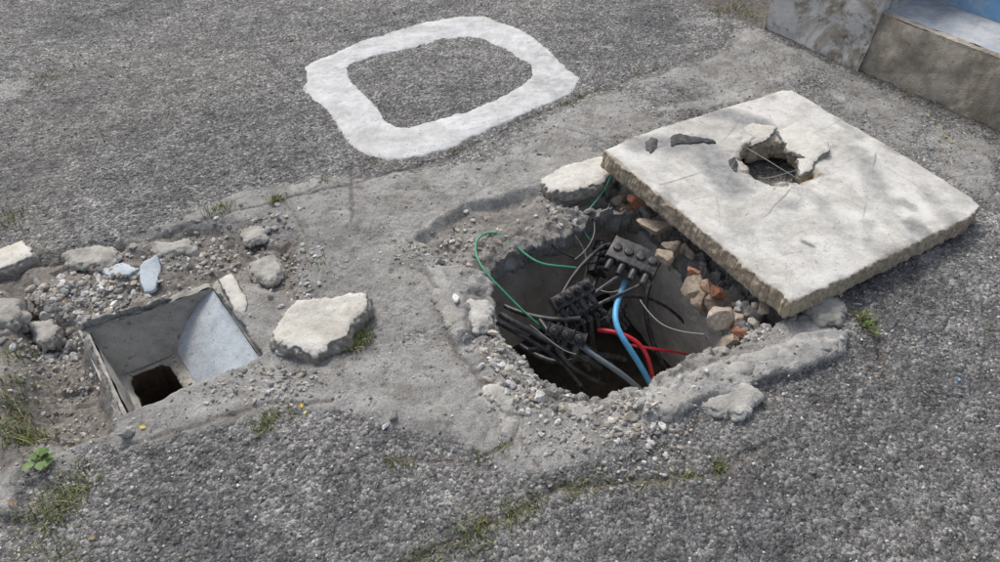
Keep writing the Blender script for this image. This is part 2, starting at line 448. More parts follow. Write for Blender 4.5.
def addskirt(V, mA, mB, E, lv, namp, fr, lt=0):
    V2, F2 = skirt(V, E, lv, namp, 3, fr)
    idsE = np.unique(E); rep = (len(V2) - len(V)) // len(idsE)
    a2 = np.vstack([mA] + [mA[idsE]] * rep); b2 = np.vstack([mB] + [mB[idsE]] * rep)
    a2[len(V):, 1] = .35; a2[len(V):, 0] = 1; b2[len(V):, 0] = np.maximum(b2[len(V):, 0], lt); b2[len(V):, 1] *= .3
    return V2, a2, b2, F2
V2, mA2, mB2, F2 = addskirt(V, mA, mB, E[inpit], [(-.004, .002), (-.012, .001), (-.022, -.002), (-.034, -.004), (-.046, -.006), (-.058, -.008), (-.07, -.010), (-.085, -.013), (-.10, -.016), (-.115, -.03)], .026, 22, .4)
V2, mA2, mB2, F3 = addskirt(V2, mA2, mB2, E[indr], [(-.003, .001), (-.01, 0), (-.02, -.003), (-.03, -.006), (-.045, -.010)], .008, 40)
ALLF = np.vstack([Q, F2, F3])
used = np.unique(ALLF); remap = np.full(len(V2), -1); remap[used] = np.arange(len(used))
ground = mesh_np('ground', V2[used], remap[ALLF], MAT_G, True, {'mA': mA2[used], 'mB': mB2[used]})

# ------------------------------------------------------------------ white cement ring
def resample(P, n):
    P = np.vstack([P, P[:1]]); d = np.r_[0, np.cumsum(np.linalg.norm(np.diff(P, axis=0), axis=1))]
    t = np.linspace(0, d[-1], n, endpoint=False)
    R = np.stack([np.interp(t, d, P[:, 0]), np.interp(t, d, P[:, 1])], -1)
    for _ in range(3): R = .5 * R + .25 * (np.roll(R, 1, 0) + np.roll(R, -1, 0))
    return R
OUT = GP([(303,78),(304,68),(320,60),(348,47),(375,38),(425,22),(455,17),(490,17),(512,26),(540,42),(562,62),(582,80),(574,94),(520,116),(490,130),(440,155),(405,161),(372,160),(350,146),(328,112),(305,92)])
INN = GP([(349,70),(352,66),(385,56),(415,48),(445,41),(465,39),(482,40),(505,52),(530,67),(531,75),(526,83),(500,97),(470,109),(440,118),(405,128),(395,126),(385,119),(370,98),(356,82)])
n = 420; m_ = 24
o = resample(OUT, n); i_ = resample(INN, n)
Vr = []; Ar = []
for j in range(m_ + 1):
    t = j / m_
    P = i_ * (1 - t) + o * t
    dirv = o - i_; dirv /= np.linalg.norm(dirv, axis=1, keepdims=True)
    wob = fbm(P[:, 0], P[:, 1], 6, 3, 61) * .030 * (2 * t - 1) ** 2 + fbm(P[:, 0], P[:, 1], 28, 2, 65) * .008 * abs(2 * t - 1)
    P = P + dirv * wob[:, None]
    prof = (1 - (2 * t - 1) ** 4)
    zz = terrain(P[:, 0], P[:, 1])[0] * .6 + (.000 + .008 * prof) + .005 * fbm(P[:, 0], P[:, 1], 12, 3, 62) * prof
    if j in (0, m_): zz = terrain(P[:, 0], P[:, 1])[0] - .006
    Vr.append(np.c_[P, zz])
    em = abs(2 * t - 1) ** 5
    Ar.append(np.stack([np.zeros(n), .55 * sst(.0, .6, fbm(P[:, 0], P[:, 1], 4, 3, 66)), np.full(n, em * .8), np.ones(n)], -1))
Vr = np.vstack(Vr)
Fr = []
for j in range(m_):
    a = np.arange(n) + j * n; b = (np.arange(n) + 1) % n + j * n
    Fr.append(np.stack([a, a + n, b + n, b], -1))
mesh_np('white_cement_ring', Vr, np.vstack(Fr)[:, ::-1], MAT_RING, True, {'sA': np.vstack(Ar)})

# ------------------------------------------------------------------ plates / slab
def plate(name, outline, ztop, thick, mat, h=.005, wob=.006, bulge=.004, seed=1, holes=None, skirt_amp=.007, batter=.0, attrf=None, rnd=.006, chipk=2.0):
    lo = outline.min(0) - .02; hi = outline.max(0) + .02
    xs = np.arange(lo[0], hi[0], h); ys = np.arange(lo[1], hi[1], h)
    X, Y = np.meshgrid(xs, ys); X = X.ravel().copy(); Y = Y.ravel().copy(); Q = grid_quads(len(xs), len(ys))
    def f(x, y):
        chip = fbm(x, y, 7, 2, seed + 21)
        return sdpoly(x, y, outline) + wob * fbm(x, y, 24, 3, seed) + wob * .5 * n2(x * 110, y * 110, seed + 3) + wob * chipk * sst(.35, .6, chip)
    Q = cut(X, Y, Q, f, h, False)
    sdv = f(X, Y)
    if holes is not None:
        fh = lambda x, y: sdpoly(x, y, holes) + .018 * fbm(x, y, 22, 4, seed + 5)
        Q = cut(X, Y, Q, fh, h, True)
        sdh = fh(X, Y)
        sdv = np.maximum(sdv, -sdh)
    Z = ztop(X, Y) + bulge * fbm(X, Y, 11, 4, seed + 9) - rnd * np.exp(-np.abs(sdv) / .006) * (.2 + .9 * (1 + fbm(X, Y, 30, 3, seed + 4)))
    if holes is not None:
        cvv, _ = cell2(X, Y, 30, seed + 8)
        Z -= .020 * np.exp(-np.maximum(sdh, 0) / .022) * (cvv > .45)
    V = np.stack([X, Y, Z], -1)
    E = boundary(Q, len(V))
    lv = [(-thick * q, .002 + batter * math.sin(math.pi * q)) for q in (.04, .12, .22, .33, .45, .57, .69, .8, .9)] + [(-thick, -.006)]
    V2, F2 = skirt(V, E, lv, skirt_amp, seed, 55)
    nV = len(V2)
    Vb = V.copy(); Vb[:, 2] -= thick * .98
    Fb = Q[:, ::-1] + nV
    V3 = np.vstack([V2, Vb]); F3 = np.vstack([Q, F2, Fb])
    used = np.unique(F3); remap = np.full(len(V3), -1); remap[used] = np.arange(len(used))
    at = None
    if attrf is not None: at = {'sA': attrf(V3[used][:, 0], V3[used][:, 1])}
    return mesh_np(name, V3[used], remap[F3], mat, True, at)

def planefit(pts3):
    A = np.array(pts3); c = np.c_[A[:, :2], np.ones(len(A))]
    k = np.linalg.lstsq(c, A[:, 2], rcond=None)[0]
    return lambda x, y: k[0] * x + k[1] * y + k[2]

cA, cB, cC, cD = G(603, 150, .135), G(782, 90, .115), G(981, 206, .085), G(790, 302, .10)
slab_top = planefit([cA, cB, cC, cD])
so = np.array([cA[:2], G(640,136,.12)[:2], cB[:2], G(792,93,.1)[:2], G(900,153,.092)[:2], G(972,197,.085)[:2], cC[:2], G(972,216,.085)[:2], G(890,256,.088)[:2], G(800,301,.09)[:2], cD[:2], G(775,294,.09)[:2], G(690,222,.107)[:2]])
slab_hole = GP([(738,158),(746,146),(768,140),(792,144),(802,158),(814,172),(800,181),(775,184),(755,178)], .105)
SL_LINES = [[(704,156),(716,190),(722,232)], [(625,178),(645,200),(668,218)], [(838,166),(868,150)], [(876,152),(868,190),(860,236)], [(880,163),(915,180),(938,200)],
            [(716,150),(742,120),(755,110)], [(660,190),(720,168)], [(690,205),(735,190),(742,180)], [(812,185),(850,200),(905,230)], [(730,240),(770,215),(790,190)], [(750,262),(800,250)], [(800,140),(840,120)], [(640,160),(665,150)], [(770,275),(820,262),(900,235)]]
def slab_attr(x, y):
    ln = np.zeros_like(x)
    wx = x + .012 * fbm(x, y, 7, 3, 401); wy = y + .012 * fbm(x, y, 7, 3, 402)
    fade = sst(-.4, .2, fbm(x, y, 6, 2, 403))
    for i, p in enumerate(SL_LINES):
        ln = np.maximum(ln, fade * (.35 + .3 * (i % 3 == 0)) * np.exp(-(dline(wx, wy, GP(p, .105)) / .0028) ** 2))
    d = dline(wx, wy, GP([(802,243),(812,247)], .1)); ln = np.maximum(ln, .8 * np.exp(-(d / .010) ** 2))
    st = np.zeros_like(x)
    for p, w, a in (([(640,150),(700,150),(735,190)], .09, 1.), ([(700,115),(760,125)], .07, .9), ([(860,150),(880,190)], .07, .7), ([(720,240),(780,230)], .08, .55), ([(820,200),(840,230)], .06, .6), ([(930,190),(950,215)], .06, .6), ([(840,120),(860,135)], .06, .6)):
        st = np.maximum(st, a * np.exp(-(dline(wx, wy, GP(p, .105)) / w) ** 2))
    st = np.maximum(st, .8 * sst(.15, .6, fbm(x, y, 5, 4, 404)))
    ed = -sdpoly(wx, wy, so)
    ed2 = np.exp(-(np.maximum(ed, 0) / .014) ** 2) * .72
    hd = np.maximum(sdpoly(wx, wy, slab_hole), 0); ed2 = np.maximum(ed2, .75 * np.exp(-(hd / .035) ** 2))
    return np.stack([ln, st, ed2, np.ones_like(x)], -1)
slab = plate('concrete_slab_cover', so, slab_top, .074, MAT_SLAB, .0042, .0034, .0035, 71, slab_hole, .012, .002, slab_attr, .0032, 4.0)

def flat(zc, tx=0, ty=0, cx=0, cy=0): return lambda x, y: zc + tx * (x - cx) + ty * (y - cy)
def chunk(name, px, h, thick, mat, tx=0, ty=0, seed=1, wob=.006, bul=.006, hh=.004, bat=.01, amp=.014, rnd=.005):
    P = GP(px, h); c = P.mean(0)
    return plate(name, P, flat(h, tx, ty, c[0], c[1]), thick, mat, hh, wob, bul, seed, None, amp, bat, None, rnd)

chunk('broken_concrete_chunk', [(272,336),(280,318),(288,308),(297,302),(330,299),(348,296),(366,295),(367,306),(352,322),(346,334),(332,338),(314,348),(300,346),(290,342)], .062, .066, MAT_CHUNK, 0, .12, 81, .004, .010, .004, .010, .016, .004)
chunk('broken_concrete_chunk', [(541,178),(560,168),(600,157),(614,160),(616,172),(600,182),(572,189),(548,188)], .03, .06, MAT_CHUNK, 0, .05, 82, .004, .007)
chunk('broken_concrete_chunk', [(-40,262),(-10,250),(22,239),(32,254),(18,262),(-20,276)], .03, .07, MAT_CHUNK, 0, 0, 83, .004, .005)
chunk('painted_fragment', [(100,266),(122,263),(138,270),(128,274),(106,273)], .0, .014, MAT_BLUEC, .1, .1, 84, .004, .002, .003, 0, .002, .002)
chunk('painted_fragment', [(141,268),(158,257),(160,266),(152,286),(142,288),(139,278)], .008, .014, MAT_BLUEC, -.2, .2, 85, .004, .002, .003, 0, .002, .002)
chunk('drain_rim_fragment', [(220,280),(232,274),(246,300),(243,312),(234,308)], .03, .05, MAT_CHUNK, 0, .15, 86, .003, .003, .003, .004, .005)
# dusty grey pieces in the dig round the drain
MAT_FR = cement_mat('grey_fragment', (.46, .445, .41), .55, 1.35, (.24, .21, .17), 18, .005, .6)
for k, (px, h, th) in enumerate([([(60,252),(100,244),(118,250),(108,262),(70,262)], .012, .03), ([(150,240),(185,236),(192,246),(160,252)], .010, .03), ([(250,262),(272,252),(286,268),(270,282),(256,276)], .012, .03),
        ([(-5,300),(14,294),(20,312),(8,322),(-6,318)], .03, .05), ([(30,322),(50,318),(58,334),(40,342)], -.03, .04), ([(240,228),(262,224),(266,236),(248,240)], .012, .025)]):
    chunk('pavement_fragment', px, h, th, MAT_FR, 0, .03, 140 + k, .008, .008, rnd=.006)
for k, (px, h, th, sd_) in enumerate([([(778,130),(795,126),(812,134),(828,144),(830,150),(814,158),(802,152),(790,146)], .130, .028, 91), ([(724,134),(752,125),(776,130),(768,138),(742,145)], .116, .012, 92),
                         ([(798,158),(815,158),(812,168),(802,171)], .112, .018, 93)]):
    chunk('slab_break_fragment', px, h, th, MAT_CHUNK, .15, .1, sd_, .004, .004, .003, .002, .008, .003)
for k, (px, h, th) in enumerate([([(688,378),(740,360),(788,340),(800,346),(770,362),(700,392)], .032, .05), ([(640,398),(680,384),(694,398),(672,412),(648,412)], .028, .045),
        ([(485,385),(505,382),(524,402),(514,420),(500,412)], .02, .03), ([(430,284),(448,290),(466,318),(464,334),(448,326)], .03, .04),
        ([(806,300),(830,293),(846,303),(842,318),(820,318)], .03, .05), ([(705,395),(745,380),(760,395),(745,412),(712,408)], .022, .03),
        ([(500,412),(516,420),(512,440),(500,432)], .018, .025), ([(800,340),(846,333),(845,342),(815,352)], .035, .04),
        ([(468,300),(486,298),(490,322),(476,330)], .018, .03), ([(556,400),(590,404),(600,416),(570,418)], .010, .03)]):
    chunk('pavement_fragment', px, h, th, cement_mat('frag%d' % k, (.44 + .05 * (k % 3), .43 + .05 * (k % 3), .405 + .045 * (k % 3)), .55, 1.35, (.26, .24, .205), 18, .005, .6), 0, .02, 100 + k, .009, .008, rnd=.006)

# ------------------------------------------------------------------ patch builder
class MB:
    def __init__(s): s.v = []; s.f = []; s.mi = []; s.n = 0
    def quad(s, a, b, c, d, nu=10, nv=10, amp=.003, mi=0, seed=1, f=14, bow=0):
        a, b, c, d = [np.array(p, float) for p in (a, b, c, d)]
        u, v = np.meshgrid(np.linspace(0, 1, nu + 1), np.linspace(0, 1, nv + 1)); u = u.ravel()[:, None]; v = v.ravel()[:, None]
        P = a * (1 - u) * (1 - v) + b * u * (1 - v) + c * u * v + d * (1 - u) * v
        nr = np.cross(b - a, d - a); nr /= np.linalg.norm(nr)
        P = P + nr * (fbm3(P[:, 0], P[:, 1], P[:, 2], f, 4, seed) * amp)[:, None]
        if bow: P = P + nr * bow * np.sin(math.pi * v)
        s.v.append(P); q = grid_quads(nu + 1, nv + 1) + s.n; s.f.append(q); s.mi.append(np.full(len(q), mi)); s.n += len(P)
    def obj(s, name, mats, smooth=True):
        ob = mesh_np(name, np.vstack(s.v), np.vstack(s.f), None, smooth)
        for m in mats: ob.data.materials.append(m)
        ob.data.polygons.foreach_set('material_index', np.concatenate(s.mi).astype(np.int32)); return ob

ex = (P2 - P1) / np.linalg.norm(P2 - P1); ey = (P4 - P1) / np.linalg.norm(P4 - P1)
W, D = np.linalg.norm(P2 - P1), np.linalg.norm(P4 - P1)
def DL(s_, t_, z): p = P1 + ex * s_ + ey * t_; return (p[0], p[1], z)
b = MB(); zt = -.022; th = .026; zf = -.19
b.quad(DL(th, th, zt), DL(W - th, th, zt), DL(W - th, th + .060, zf), DL(th, th + .060, zf), 60, 30, .018, 0, 1, 8, .020)
b.quad(DL(0, 0, zt), DL(W, 0, zt), DL(W - th, th, zt), DL(th, th, zt), 60, 5, .018, 0, 2, 22)
b.quad(DL(th, D - th, zt + .005), DL(th, th, zt), DL(th + .015, th, zf), DL(th + .015, D - th, zf), 60, 30, .012, 0, 3, 9)
b.quad(DL(0, D, zt + .01), DL(0, 0, zt), DL(th, th, zt), DL(th, D - th, zt + .005), 60, 5, .018, 0, 4, 22)
b.quad(DL(0, 0, zt), DL(0, D, zt + .01), DL(0, D, -.25), DL(0, 0, -.25), 60, 20, .010, 0, 5)
b.quad(DL(W, 0, zt), DL(W, D, zt), DL(W - th, D - th, zt), DL(W - th, th, zt), 40, 4, .008, 0, 6)
b.quad(DL(0, D, zt + .01), DL(W, D, zt), DL(W - th, D - th, zt), DL(th, D - th, zt), 40, 4, .008, 0, 7)
b.quad(DL(th, D - th, zt), DL(W - th, D - th, zt), DL(W - th, D - th, zf), DL(th, D - th, zf), 30, 12, .004, 0, 8)
b.quad(DL(W - th, th - .01, zt - .012), DL(W - th, D - th, zt - .012), DL(.235, D - th, zf + .004), DL(.225, th + .03, zf + .004), 60, 50, .008, 1, 9, 7, -.010)
fs = np.arange(0, .262, .004); ft = np.arange(0, D, .004)
FS, FT = np.meshgrid(fs, ft); FS = FS.ravel().copy(); FT = FT.ravel().copy(); FQ = grid_quads(len(fs), len(ft))
throat = np.array([(.062, .12), (.08, .10), (.165, .098), (.185, .115), (.19, .29), (.175, .31), (.075, .312), (.06, .295)])
fth = lambda x, y: sdpoly(x, y, throat) + .007 * fbm(x, y, 30, 3, 444)
FQ = cut(FS, FT, FQ, fth, .004)
dth = np.maximum(fth(FS, FT), 0)
FZ = zf + .012 * fbm(FS, FT, 18, 4, 445) - .016 * np.exp(-dth / .012)
FV = np.stack([FS, FT, FZ], -1); FE = boundary(FQ, len(FV))
fm = (FV[FE[:, 0]] + FV[FE[:, 1]]) / 2; FE = FE[(np.abs(fm[:, 0] - .125) < .09) & (np.abs(fm[:, 1] - .2) < .14)]
FV, FF = skirt(FV, FE, [(-.006, .0), (-.02, -.004), (-.04, -.006), (-.07, -.006), (-.11, -.006), (-.16, -.006), (-.24, 0)], .014, 446, 30)
FV2 = FV.copy(); FV2[:, :2] = P1 + FV[:, :1] * ex + FV[:, 1:2] * ey
AF = np.vstack([FQ, FF]); us = np.unique(AF); rm = np.full(len(FV2), -1); rm[us] = np.arange(len(us))
b.v.append(FV2[us]); b.f.append((rm[AF][:, ::-1]) + b.n); mi = np.zeros(len(AF)); mi[len(FQ):] = 2; b.mi.append(mi); b.n += len(us)
b.quad(DL(.03, .05, -.42), DL(.23, .05, -.42), DL(.23, .36, -.42), DL(.03, .36, -.42), 30, 40, .05, 2, 15, 20)
b.obj('drain_box', [MAT_WALLL, MAT_BLUEC, cement_mat('wet_soil', (.12, .095, .072), .5, 1.6, (.05, .04, .03), 22, .006, .5)])

# cable pit chamber
c4 = GP([(458,276), (622,192), (765,338), (574,442)], -.08)
cen = c4.mean(0)
b = MB()
for k in range(4):
    p, q = c4[k], c4[(k + 1) % 4]; z0, z1 = [(-.06, -.085), (-.16, -.17), (-.10, -.08), (-.10, -.08)][k]
    nrm = (cen - (p + q) / 2); nrm /= np.linalg.norm(nrm)
    b.quad((*p, z0), (*q, z1), (*q, -.75), (*p, -.75), 60, 60, .012, 0, 20 + k)
    po, qo = p - nrm * .09, q - nrm * .09
    b.quad((*p, z0), (*q, z1), (*qo, z1), (*po, z0), 60, 8, .01, 0, 25 + k)
b.quad((*c4[0], -.64), (*c4[1], -.64), (*c4[2], -.64), (*c4[3], -.64), 50, 50, .05, 1, 30, 6)
b.obj('cable_pit_chamber', [MAT_WALL, MAT_SOIL])

# ------------------------------------------------------------------ concrete steps
def SL(k, n_, z): p = S0 + SE * k + SN * n_; return (p[0], p[1], z)
MAT_STEP = cement_mat('step_concrete', (.52, .465, .385), .45, 1.3, (.20, .165, .12), 6, .010, .75)
MAT_TREAD = cement_mat('step_tread', (.50, .52, .54), .5, 1.25, (.24, .32, .42), 8, .005, .75)
def wallpaint():
    m = M('flaking_white_paint', .85, .3)
    base = m.ramp(m.noise(9, 10, .75), [(.25, (.15, .13, .10)), (.55, (.40, .355, .295)), (.8, (.56, .51, .43))])
    w = m.ramp(m.noise(4.5, 9, .75, .8), [(.43, 0), (.54, .9)])
    c = m.mix(w, base, (.68, .68, .67))
    c = m.mix(m.ramp(m.noise(14, 8, .75), [(.56, 0), (.66, .8)]), c, (.11, .10, .09))
    m.col(c); m.bump(m.noise(30, 10, .8), .010, .9); return m.m
def bluepaint():
    m = M('worn_blue_paint', .7, .3)
    c = m.mix(m.ramp(m.noise(7, 8, .75), [(.45, 0), (.58, .85)]), (.20, .42, .66), (.48, .52, .55))
    m.col(c); m.bump(m.noise(50, 8), .003, .7); return m.m
KW, H1, T1, H2 = .60, .29, .34, .47
b = MB()
b.quad(SL(KW, 0, -.08), SL(4.5, 0, -.08), SL(4.5, .016, H1 - .012), SL(KW, .016, H1 - .012), 400, 40, .028, 0, 41, 8)
b.quad(SL(KW, .016, H1 - .012), SL(4.5, .016, H1 - .012), SL(4.5, .030, H1), SL(KW, .030, H1), 400, 2, .010, 0, 42, 20)
b.quad(SL(KW, .030, H1), SL(4.5, .030, H1), SL(4.5, T1, H1), SL(KW, T1, H1), 300, 26, .007, 1, 43, 9)
b.quad(SL(KW, T1, H1), SL(4.5, T1, H1), SL(4.5, T1, H2), SL(KW, T1, H2), 200, 12, .003, 2, 44)
b.quad(SL(KW, T1, H2), SL(4.5, T1, H2), SL(4.5, 1.6, H2), SL(KW, 1.6, H2), 100, 40, .003, 1, 45)
steps = b.obj('steps', [MAT_STEP, MAT_TREAD, bluepaint()])
b = MB()
b.quad(SL(0, -.008, -.08), SL(KW, -.008, -.08), SL(KW, .01, .62), SL(0, .01, .62), 90, 90, .018, 0, 51, 7)
b.quad(SL(KW, -.008, -.08), SL(KW, 1.6, -.08), SL(KW, 1.6, .62), SL(KW, .01, .62), 60, 30, .006, 0, 52)
b.quad(SL(0, 1.6, -.08), SL(0, -.008, -.08), SL(0, .01, .62), SL(0, 1.6, .62), 60, 30, .006, 0, 53)
b.quad(SL(0, .01, .62), SL(KW, .01, .62), SL(KW, 1.6, .62), SL(0, 1.6, .62), 30, 60, .006, 0, 54)
b.obj('low_wall', [wallpaint()])

# ------------------------------------------------------------------ stones
def ico(sub):
    bm = bmesh.new(); bmesh.ops.create_icosphere(bm, subdivisions=sub, radius=1)
    v = np.array([x.co[:] for x in bm.verts]); f = np.array([[q.index for q in p.verts] for p in bm.faces]); bm.free(); return v, f
def angular(sub, seed, planes=9, namp=.06, dlo=.45):
    r = np.random.default_rng(seed); v, f = ico(sub)
    v = v.copy()
    for _ in range(planes):
        nrm = r.normal(size=3); nrm /= np.linalg.norm(nrm); d = r.uniform(dlo, .8)
        dt = v @ nrm; mk = dt > d; v[mk] -= np.outer(dt[mk] - d, nrm)
    v = v * (1 + namp * fbm3(v[:, 0], v[:, 1], v[:, 2], 2.5, 3, seed))[:, None]
    return v, f
def rotm(r):
    q = r.normal(size=4); q /= np.linalg.norm(q); w, x, y, z = q
    return np.array([[1-2*(y*y+z*z), 2*(x*y-z*w), 2*(x*z+y*w)], [2*(x*y+z*w), 1-2*(x*x+z*z), 2*(y*z-x*w)], [2*(x*z-y*w), 2*(y*z+x*w), 1-2*(x*x+y*y)]])
def scatter(name, PX, PY, PZ, S, variants, palette, flatness=.65, smooth=False, colvar=.2):
    Vs, Fs, Cs = [], [], []; off = 0
    for i in range(len(PX)):
        v, f = variants[rng.integers(len(variants))]
        sc = S[i] * np.array([rng.uniform(.8, 1.4), rng.uniform(.55, 1.0), rng.uniform(.45, .9) * flatness / .65])
        a = rng.uniform(0, 6.283); ca, sa = math.cos(a), math.sin(a)
        tl = rotm(rng) if rng.random() < .35 else np.eye(3)
        R = np.array([[ca, -sa, 0], [sa, ca, 0], [0, 0, 1]])
        w = (v * sc) @ tl.T @ R.T
        w[:, 0] += PX[i]; w[:, 1] += PY[i]; w[:, 2] += PZ[i]
        Vs.append(w); Fs.append(f + off); off += len(v)
        c = np.array(palette[rng.integers(len(palette))]) * rng.uniform(1 - colvar, 1 + colvar)
        Cs.append(np.tile(np.r_[np.clip(c, 0, 1), 1], (len(v), 1)))
    return mesh_np(name, np.vstack(Vs), np.vstack(Fs), MAT_ST, smooth, {'col': np.vstack(Cs)})

GREY = [(.42, .41, .385), (.52, .51, .49), (.32, .315, .30), (.66, .65, .63), (.42, .375, .31), (.52, .48, .42), (.24, .24, .24)]
small = [angular(1, 200 + i, 6) for i in range(8)]
big = [angular(4, 300 + i, 16, .12, .35) for i in range(10)]
tiny = [angular(1, 400 + i, 4) for i in range(5)]
cl = [
 (120,272,.10,90,.004,.020),(180,250,.10,80,.004,.018),(85,285,.09,90,.005,.026),(215,240,.08,60,.003,.016),(45,300,.07,80,.006,.028),(55,330,.06,70,.005,.022),(15,320,.06,50,.004,.022),
 (270,225,.07,50,.003,.016),(285,262,.06,60,.003,.014),(300,290,.06,40,.003,.014),(150,285,.08,60,.003,.014),(290,385,.05,90,.003,.013),(280,402,.04,40,.003,.012),
 (230,385,.07,60,.003,.012),(510,372,.05,70,.003,.018),(530,395,.05,70,.003,.018),(495,345,.035,40,.003,.015),(545,405,.05,50,.003,.013),(515,330,.03,20,.003,.012),
 (405,248,.05,60,.002,.009),(430,255,.05,50,.003,.014),(470,235,.08,80,.003,.015),(560,212,.08,70,.004,.018),(645,225,.05,60,.005,.022),(690,270,.06,90,.005,.026),(735,310,.05,90,.004,.024),
 (765,328,.04,50,.004,.014),(640,425,.07,90,.003,.016),(600,440,.08,80,.002,.010),(560,450,.06,60,.002,.009),(700,400,.06,40,.003,.010),(660,440,.06,60,.002,.010),(760,385,.06,40,.002,.008),
 (330,190,.05,30,.002,.006),(450,150,.05,25,.002,.006),(820,295,.05,40,.003,.012),(30,380,.06,60,.003,.012),(60,420,.05,50,.004,.012),(90,450,.07,60,.002,.008),(315,255,.04,30,.003,.012),
 (200,455,.15,80,.002,.007),(350,370,.15,60,.002,.006),(480,300,.06,40,.002,.007),(460,340,.05,40,.002,.007),(850,325,.05,30,.003,.010),(20,530,.1,50,.003,.008),(120,500,.2,60,.003,.008),
 (500,360,.03,40,.003,.018),(525,380,.03,40,.003,.018),(100,300,.06,60,.004,.016),(250,245,.08,60,.003,.016),(200,262,.08,60,.003,.014),(380,300,.25,80,.0015,.006),(420,400,.2,60,.0015,.005),
 (70,375,.05,60,.003,.012),(40,340,.05,60,.003,.015),(620,405,.04,50,.002,.012),(580,410,.04,40,.002,.012),(560,425,.05,50,.002,.010),(620,430,.06,60,.003,.012),
 (800,440,.5,60,.001,.006),(300,500,.5,80,.001,.007),(200,130,.6,60,.001,.008),(700,530,.4,50,.001,.006)]
px, py, ss = [], [], []
for a, c, r, n_, lo, hi in cl:
    x0, y0, _ = G(a, c)
    n_ = int(n_ * 2.0)
    px += list(x0 + rng.normal(size=n_) * r * .8); py += list(y0 + rng.normal(size=n_) * r * .8)
    ss += list(lo * .7 + (hi - lo) * rng.random(n_) ** 3)
px, py, ss = map(np.array, (px, py, ss))
ok = (sd_pit(px, py) > .004) & (sdpoly(px, py, DRAIN) > -.01) & (py > .5)
px, py, ss = px[ok], py[ok], ss[ok]
zz = terrain(px, py)[0]
nd = 120; sd1 = .04 + .19 * rng.random(nd); td1 = .08 + .33 * rng.random(nd); okd = sdpoly(sd1, td1, throat) > .006; sd1, td1 = sd1[okd], td1[okd]
dp_ = P1 + sd1[:, None] * ex + td1[:, None] * ey; dss = .0015 + .009 * rng.random(len(sd1)) ** 3
px = np.r_[px, dp_[:, 0]]; py = np.r_[py, dp_[:, 1]]; ss = np.r_[ss, dss]; zz = np.r_[zz, np.full(len(dss), zf + .002)]
scatter('rubble', px, py, zz + ss * .25, ss, small, GREY)

bigs = [(268,230,.028),(440,262,.028),(410,243,.016),(493,332,.020),(516,380,.024),(500,362,.020),(533,388,.020),(522,414,.014),(393,420,.016),(385,427,.012),
 (270,238,.02),(60,285,.026),(100,280,.024),(28,300,.03),(45,318,.03),(130,290,.022),(855,303,.018),(236,393,.018),(262,372,.018),(282,356,.02),(130,437,.022),(112,298,.02),
 (628,420,.024),(640,410,.02),(615,430,.018),(660,425,.018),(585,452,.014),(540,156,.013),(600,176,.02),(478,170,.012),(15,318,.03),(10,345,.02),(30,345,.02),(300,212,.012),(255,250,.018),(230,262,.016),
 (455,305,.02),(520,250,.02),(540,238,.022),(500,236,.02),(575,222,.025),(590,205,.03),(445,240,.018),(533,555,.010),(470,352,.012),(812,310,.03),(792,322,.025),(85,300,.022),(70,268,.016),(180,285,.014),(505,340,.020),(320,285,.014),
 (540,402,.022),(508,395,.020),(488,318,.016),(560,408,.016),(636,432,.016),(652,412,.018),(35,280,.022),(160,262,.018),(205,250,.018),(75,310,.022),(190,270,.014),(530,372,.016),(20,270,.018),(225,250,.014)]
bx = []; by = []; bs = []
for a, c, s_ in bigs:
    p = G(a, c, .0); bx.append(p[0]); by.append(p[1]); bs.append(s_)
bx, by, bs = map(np.array, (bx, by, bs))
ok = sd_pit(bx, by) > .01; bx, by, bs = bx[ok], by[ok], bs[ok]
bz = terrain(bx, by)[0]
scatter('rubble_stones', bx, by, bz + bs * .15, bs, big, GREY[:6], smooth=False)
bm_ = [(636,206,.05),(655,232,.06),(672,256,.055),(690,250,.045),(702,282,.07),(722,298,.07),(738,318,.05),(716,318,.06),(760,318,.04),(690,296,.05),(676,228,.045),(650,212,.045),(700,262,.05),(745,300,.05),(728,335,.045),(620,200,.045),(600,205,.04),(660,262,.04)]
bx, by, _ = np.array([G(a, c, -.06) for a, c, s_ in bm_]).T; bs = np.array([s_ for a, c, s_ in bm_])
bz = terrain(bx, by)[0]
scatter('broken_masonry', bx, by, bz - bs * .1, bs, big, [(.46, .38, .30), (.38, .31, .24), (.52, .45, .37), (.34, .28, .22)], flatness=.9)
bx, by, _ = np.array([G(a, c, -.06) for a, c in ((637,216),(628,208),(745,327),(722,318),(702,300),(690,284),(716,296))] + [G(95, 268)]).T
bz = terrain(bx, by)[0]
scatter('brick_fragments', bx, by, bz + .026, np.array([.055, .038, .044, .030, .038, .036, .034, .016]), big, [(.28, .13, .08), (.38, .20, .13), (.40, .26, .18)])

N = 34000
gx = rng.uniform(-3.0, 3.0, N); gy = .68 + (4.3 - .68) * rng.random(N) ** 1.35
ok = (np.abs(gx) < (gy * .78 + .75)) & (sd_pit(gx, gy) > .004) & (sdpoly(gx, gy, DRAIN) > .0)
kk = (gx - S0[0]) * SN[0] + (gy - S0[1]) * SN[1]; ok &= kk < -.01
ringsd = (sdpoly(gx, gy, OUT) > -.01) | (sdpoly(gx, gy, INN) < .01); ok &= ringsd
gx, gy = gx[ok], gy[ok]; gz, ga, gb = terrain(gx, gy)
ok = rng.random(len(gx)) > ga[:, 0] * .7; gx, gy, gz = gx[ok], gy[ok], gz[ok]
gs = .0018 + .0052 * rng.random(len(gx)) ** 3
scatter('gravel', gx, gy, gz + gs * .1, gs, tiny, [(.22, .22, .225), (.30, .295, .285), (.42, .41, .39), (.14, .14, .145), (.62, .61, .59), (.27, .245, .21)], smooth=True)

